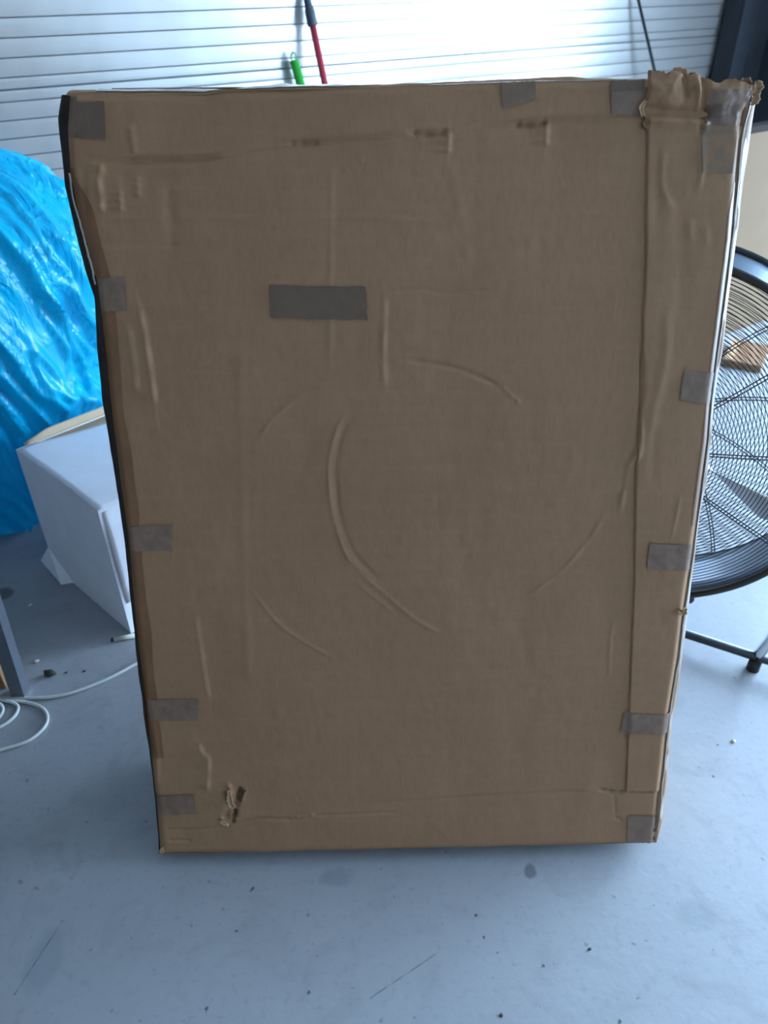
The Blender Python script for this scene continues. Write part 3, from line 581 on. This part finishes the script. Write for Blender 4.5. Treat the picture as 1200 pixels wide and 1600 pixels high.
# rim clips
for i in range(10):
    a = 2*math.pi*i/10+.16; p = fp(R+.004, a, 0); tube('rim_clip', [p-ax*.014, p+ax*.014], .012, M['black_paint'], FAN, 8)
# badge, motor, blades
def disc(name, r, d0, d1, m, r1=None):
    A = np.linspace(0, 2*np.pi, 41)[:-1]; r1 = r1 or r; rows = [[fp(.0005, a, d0) for a in A], [fp(r*.97, a, d0) for a in A], [fp(r, a, d0-.003*np.sign(d0-d1)) for a in A], [fp(r1, a, d1) for a in A], [fp(.0005, a, d1) for a in A]]
    return grid(name, rows, m, FAN, closed=True)
disc('centre_badge', .068, .046, .034, M['black_paint']); disc('motor', .075, -.10, -.20, M['black_paint'], .06); disc('hub', .045, -.06, -.10, M['alu'])
for i in range(3):
    a0 = math.radians(95+120*i); rows = []
    for k in np.linspace(0, 1, 14):
        r = .04+.31*k; row = []
        for q in np.linspace(-1, 1, 9):
            wdt = .14+.04*math.sin(k*2.6); row.append(fp(r*(1-.03*q*q*k), a0+q*wdt*(.7+.3*k), -.085+.06*q-.01*q*q))
        rows.append(row)
    o = grid('blade', rows, M['alu'], FAN); md = o.modifiers.new('t', 'SOLIDIFY'); md.thickness = .0018
# yoke and stand
mc = FC-ax*.09
for s in (1, -1):
    pv = mc+tx*s*(R+.03); fl = mc*[1, 1, 0]+tx*s*.378
    tube('yoke_post', smooth_line([fl+[0, 0, .045], fl+tx*s*.022+[0, 0, .16], fl*.25+pv*[.75, .75, 0]+[0, 0, .33], pv+[0, 0, -.1], pv+[0, 0, .03]], 6), .013, M['chrome'], FAN, 12); tube('pivot_knob', [pv-tx*s*.034, pv+tx*s*.03], .02, M['black_paint'], FAN, 12)
    tube('foot', [fl+[0, 0, .001], fl+[0, 0, .036]], .016, M['rubber'], FAN, 12)
A1 = mc*[1, 1, 0]+tx*.56+[0, 0, .046]; B1 = mc*[1, 1, 0]-tx*.56+[0, 0, .046]
tube('stand_bar', [A1, (A1+B1)/2, B1], .0125, M['black_paint'], FAN, 12)
bk = -np.array([ax[0], ax[1], 0]); bk /= np.linalg.norm(bk); m0 = mc*[1, 1, 0]-tx*.08
tube('stand_bar', [m0+[0, 0, .046], m0+bk*.2+[0, 0, .046], m0+bk*.40+[0, 0, .046]], .0125, M['black_paint'], FAN, 12)
tube('foot', [m0+bk*.38+[0, 0, .001], m0+bk*.38+[0, 0, .036]], .016, M['rubber'], FAN, 12)
q = mc-ax*.075; tube('rear_brace', [mc+tx*(R-.02)*math.cos(-1.15)+ty*(R-.02)*math.sin(-1.15)-ax*.06, mc+tx*(R-.02)*math.cos(-2.2)+ty*(R-.02)*math.sin(-2.2)-ax*.06], .008, M['black_paint'], FAN, 8)

# ================================================================== BY THE BACK WALL
def on_wall(x, y, off): return at_pl(x, y, CORNER+NV*off, NV)
def pole(name, top_px, top_off, mid_px, mid_off, rad, m, label, cat, grip=None):
    a = on_wall(*top_px, top_off); b = on_wall(*mid_px, mid_off); d = (b-a)/np.linalg.norm(b-a); L = a[2]/-d[2]; foot = a+d*(L-.012)
    t = thing(name, foot*[1, 1, 0], label, cat); tube('handle', [a, foot], rad, M[m], t, 12)
    if grip: tube('grip', smooth_line([a-d*.02, a+d*.05, a+d*grip*.9, a+d*grip], 3), [rad*1.1]*3+[rad*1.5]*3+[rad*1.5]*3+[rad*1.15], M['grip'], t, 12)['label'] = 'dark grey moulded grip'
    return t, a, foot, d
t, a, f, d = pole('broom', (479, -6), .028, (508, 133), .10, .0135, 'red', 'broom with red pole and dark grey grip leaning on the ribbed steel wall', 'broom', .10)
boxobj('broom_head', box8(f-TV*.15-NV*.03+[0, 0, .03], TV*.30, NV*.06, (0, 0, .05)), M['grip'], t, .008)
boxobj('bristles', box8(f-TV*.145-NV*.025+[0, 0, .001], TV*.29, NV*.05, (0, 0, .03)), M['red'], t)
t, a, f, d = pole('brush', (459, 94), .035, (470, 132), .048, .018, 'green', 'short bright green plastic handle leaning on the wall, left of the red broom', 'brush')
boxobj('brush_head', box8(f-TV*.1-NV*.03+[0, 0, .001], TV*.2, NV*.06, (0, 0, .05)), M['green'], t, .006)
hang = tube('hanging_loop', [Vector(a)+Vector((math.cos(q)*.010, 0, math.sin(q)*.016+.010)) for q in np.linspace(0, 2*np.pi, 17)[:-1]], .003, M['green'], t, 6, True)
t, a, f, d = pole('thin_rod', (996, -6), .034, (1025, 120), .10, .0075, 'black_paint', 'thin black rod leaning against the steel wall above the torn box corner', 'rod')
tube('rod_tip', [f+[0, 0, -.010], f+[0, 0, .02]], .011, M['rubber'], t, 10)
# beige carton in the corner with a black case on it
o0 = np.array([1.43, 3.62, 0]); cu = TV*.55; cv = -NV*.30
o0 = at_pl(1128, 215, np.array([1.5, 3.45, 0]), NV); zc = o0[2]; o0[2] = 0
BG = thing('beige_carton', o0, 'tall flat pale beige carton standing behind the drum fan, with a dark top edge', 'box')
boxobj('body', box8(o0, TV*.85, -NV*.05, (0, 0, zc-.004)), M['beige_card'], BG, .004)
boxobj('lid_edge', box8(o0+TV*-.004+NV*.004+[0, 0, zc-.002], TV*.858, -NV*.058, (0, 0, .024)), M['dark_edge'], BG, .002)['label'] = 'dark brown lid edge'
cb = CORNER-TV*.29+NV*.12; BK = thing('black_cabinet', cb, 'tall matt black cabinet in the right corner, above and behind the beige carton', 'cabinet')
boxobj('body', box8(cb, TV*.275, -NV*.100, (0, 0, 2.15)), M['dark_wall'], BK, .004)
for k in (0, 1): boxobj('door', box8(cb+TV*(.003+.136*k)+NV*.016+[0, 0, .06], TV*.133, -NV*.0155, (0, 0, 2.07)), M['dark_wall'], BK, .002)
# the small brown packet seen through the grille
p = at_z(1128, 572); pk = thing('brown_packet', p, 'small brown packet with a pale edge on the floor, seen through the fan grille', 'box')
dd1 = at_z(1160, 500)-at_z(1128, 560); dd1 /= np.linalg.norm(dd1); dd2 = np.array([dd1[1], -dd1[0], 0])
boxobj('body', box8(p, dd1*.26, dd2*.16, (0, 0, .035)), M['brown_card'], pk, .004); boxobj('pale_edge', box8(p-dd2*.002+[0, 0, .034], dd1*.26, dd2*.035, (0, 0, .003)), M['paper_torn'], pk)['label'] = 'pale yellowish edge'

# ================================================================== TABLE LEG, CABLE, DEBRIS ON THE LEFT
L0 = at_z(33, 1084); TB = thing('work_table', L0, 'work table at the left edge with a grey-blue square steel leg and shiny foot', 'table')
def leg(base, nm='leg'):
    b0 = np.array(base); tp = b0+np.array([.055, .0, .74]); w = .034
    bm = bmesh.new(); c = [b0+[-w/2, -w/2, .006], b0+[w/2, -w/2, .006], b0+[w/2, w/2, .006], b0+[-w/2, w/2, .006]]; add_box(bm, c+[k+np.array([.045, 0, .73]) for k in c], .003); o = finish_bm(nm, bm, M['leg'], TB)
    boxobj('leg_foot', box8(b0+[-w/2-.001, -w/2-.001, .0005], (w+.002, 0, 0), (0, w+.002, 0), (0, 0, .009)), M['chrome'], o, .001)['label'] = 'shiny metal foot cap'
leg(L0); leg(L0+[-1.1, 0, 0]); leg(L0+[-1.1, -.6, 0]); leg(L0+[-.02, -.64, 0])
boxobj('table_top', box8(L0+[-1.16, -.72, .736], (1.25, 0, 0), (0, .76, 0), (0, 0, .03)), M['table_top'], TB, .003)
pb = at_z(10, 1076); BX = thing('brown_carton', pb, 'brown cardboard carton at the left edge behind the steel table leg', 'box')
boxobj('body', box8(pb+[-.34, 0, 0], (.34, 0, 0), (-.02, .10, 0), (0, 0, .085)), M['brown_card'], BX, .003)
boxobj('tape_strip', box8(pb+[-.2, -.0012, .002], (.05, 0, 0), (0, .002, 0), (0, 0, .081)), M['tape'], BX)
rc = .0042
cp = [at_z(x, y, rc if k == 0 else k) for x, y, k in ((262,1012,0),(215,1036,0),(170,1060,0),(120,1080,0),(80,1089,0),(30,1091,0),(-30,1092,0),(-110,1110,0),(-130,1160,0),(-70,1190,0),(0,1172,0),(45,1157,0),(72,1132,0),(70,1110,0),(45,1098,0),(0,1094,.010),(-60,1098,.012),(-90,1120,0),(-60,1148,0),(-10,1140,0),(20,1122,0),(28,1104,0),(10,1095,.011),(-30,1092,.014),(-60,1110,.010),(-40,1132,0),(-10,1128,0),(4,1112,0),(0,1100,.012),(-20,1096,.018))]
tag(tube('cable', smooth_line(cp, 10), rc, M['cable'], None, 8), 'off-white cable coiled by the table leg and running along the floor behind the box', 'cable')
def lump(name, x, y, s, m, label, cat, group=None, flat=.5, rot=0, seed=0):
    bm = bmesh.new(); bmesh.ops.create_icosphere(bm, subdivisions=2, radius=1)
    for v in bm.verts:
        n = noise.noise(v.co*1.7+Vector((seed*3.1, 0, 0))); v.co *= 1+.45*n; v.co = Vector((v.co.x*s[0], v.co.y*s[1], v.co.z*s[0]*flat))
    zmin = min(v.co.z for v in bm.verts)
    for v in bm.verts: v.co.z -= zmin
    o = finish_bm(name, bm, M[m], None, True); p = at_z(x, y); o.location = tuple(p); o.rotation_euler.z = rot; return tag(o, label, cat, group)
lump('dirt_clod', 78, 1055, (.017, .009), 'dirt', 'dark brown clod of dirt on the floor near the table leg', 'dirt', seed=1)
lump('dirt_crumb', 104, 1051, (.003, .003), 'dirt', 'tiny dark crumb just right of the brown clod', 'dirt', seed=2)
lump('dirt_crumb', 132, 1049, (.004, .003), 'dirt', 'tiny dark crumb between the brown clod and the large box', 'dirt', seed=3)
lump('pale_chip', 57, 1035, (.008, .004), 'crumb', 'pale yellowish chip on the floor above the brown clod', 'debris', seed=4, rot=.4)
lump('pale_chip', 48, 947, (.007, .005), 'crumb', 'small pale chip in the shadow of the white carton', 'debris', seed=5, rot=.7)
lump('pale_chip', 1146, 1159, (.005, .005), 'crumb', 'white chip lying alone on the floor right of the large box', 'debris', seed=6)
lump('dirt_crumb', 783, 1587, (.0028, .0028), 'dirt', 'tiny black crumb at the bottom edge of the picture', 'dirt', seed=8)
lump('dirt_crumb', 921, 1484, (.003, .002), 'dirt', 'tiny brown crumb on the floor in front of the box, lower right', 'dirt', seed=9)
pa = at_z(178, 999, .006); pb_ = at_z(212, 993, .006)
st = tag(tube('pale_stub', [pa, pb_], .0062, M['crumb'], None, 10), 'pale stub with a dark end beside the bottom corner of the white carton', 'debris')
dn = (pb_-pa)/np.linalg.norm(pb_-pa); tube('dark_end', [pa-dn*.008, pa+dn*.001], .0055, M['dirt'], st, 8)['label'] = 'dark end'
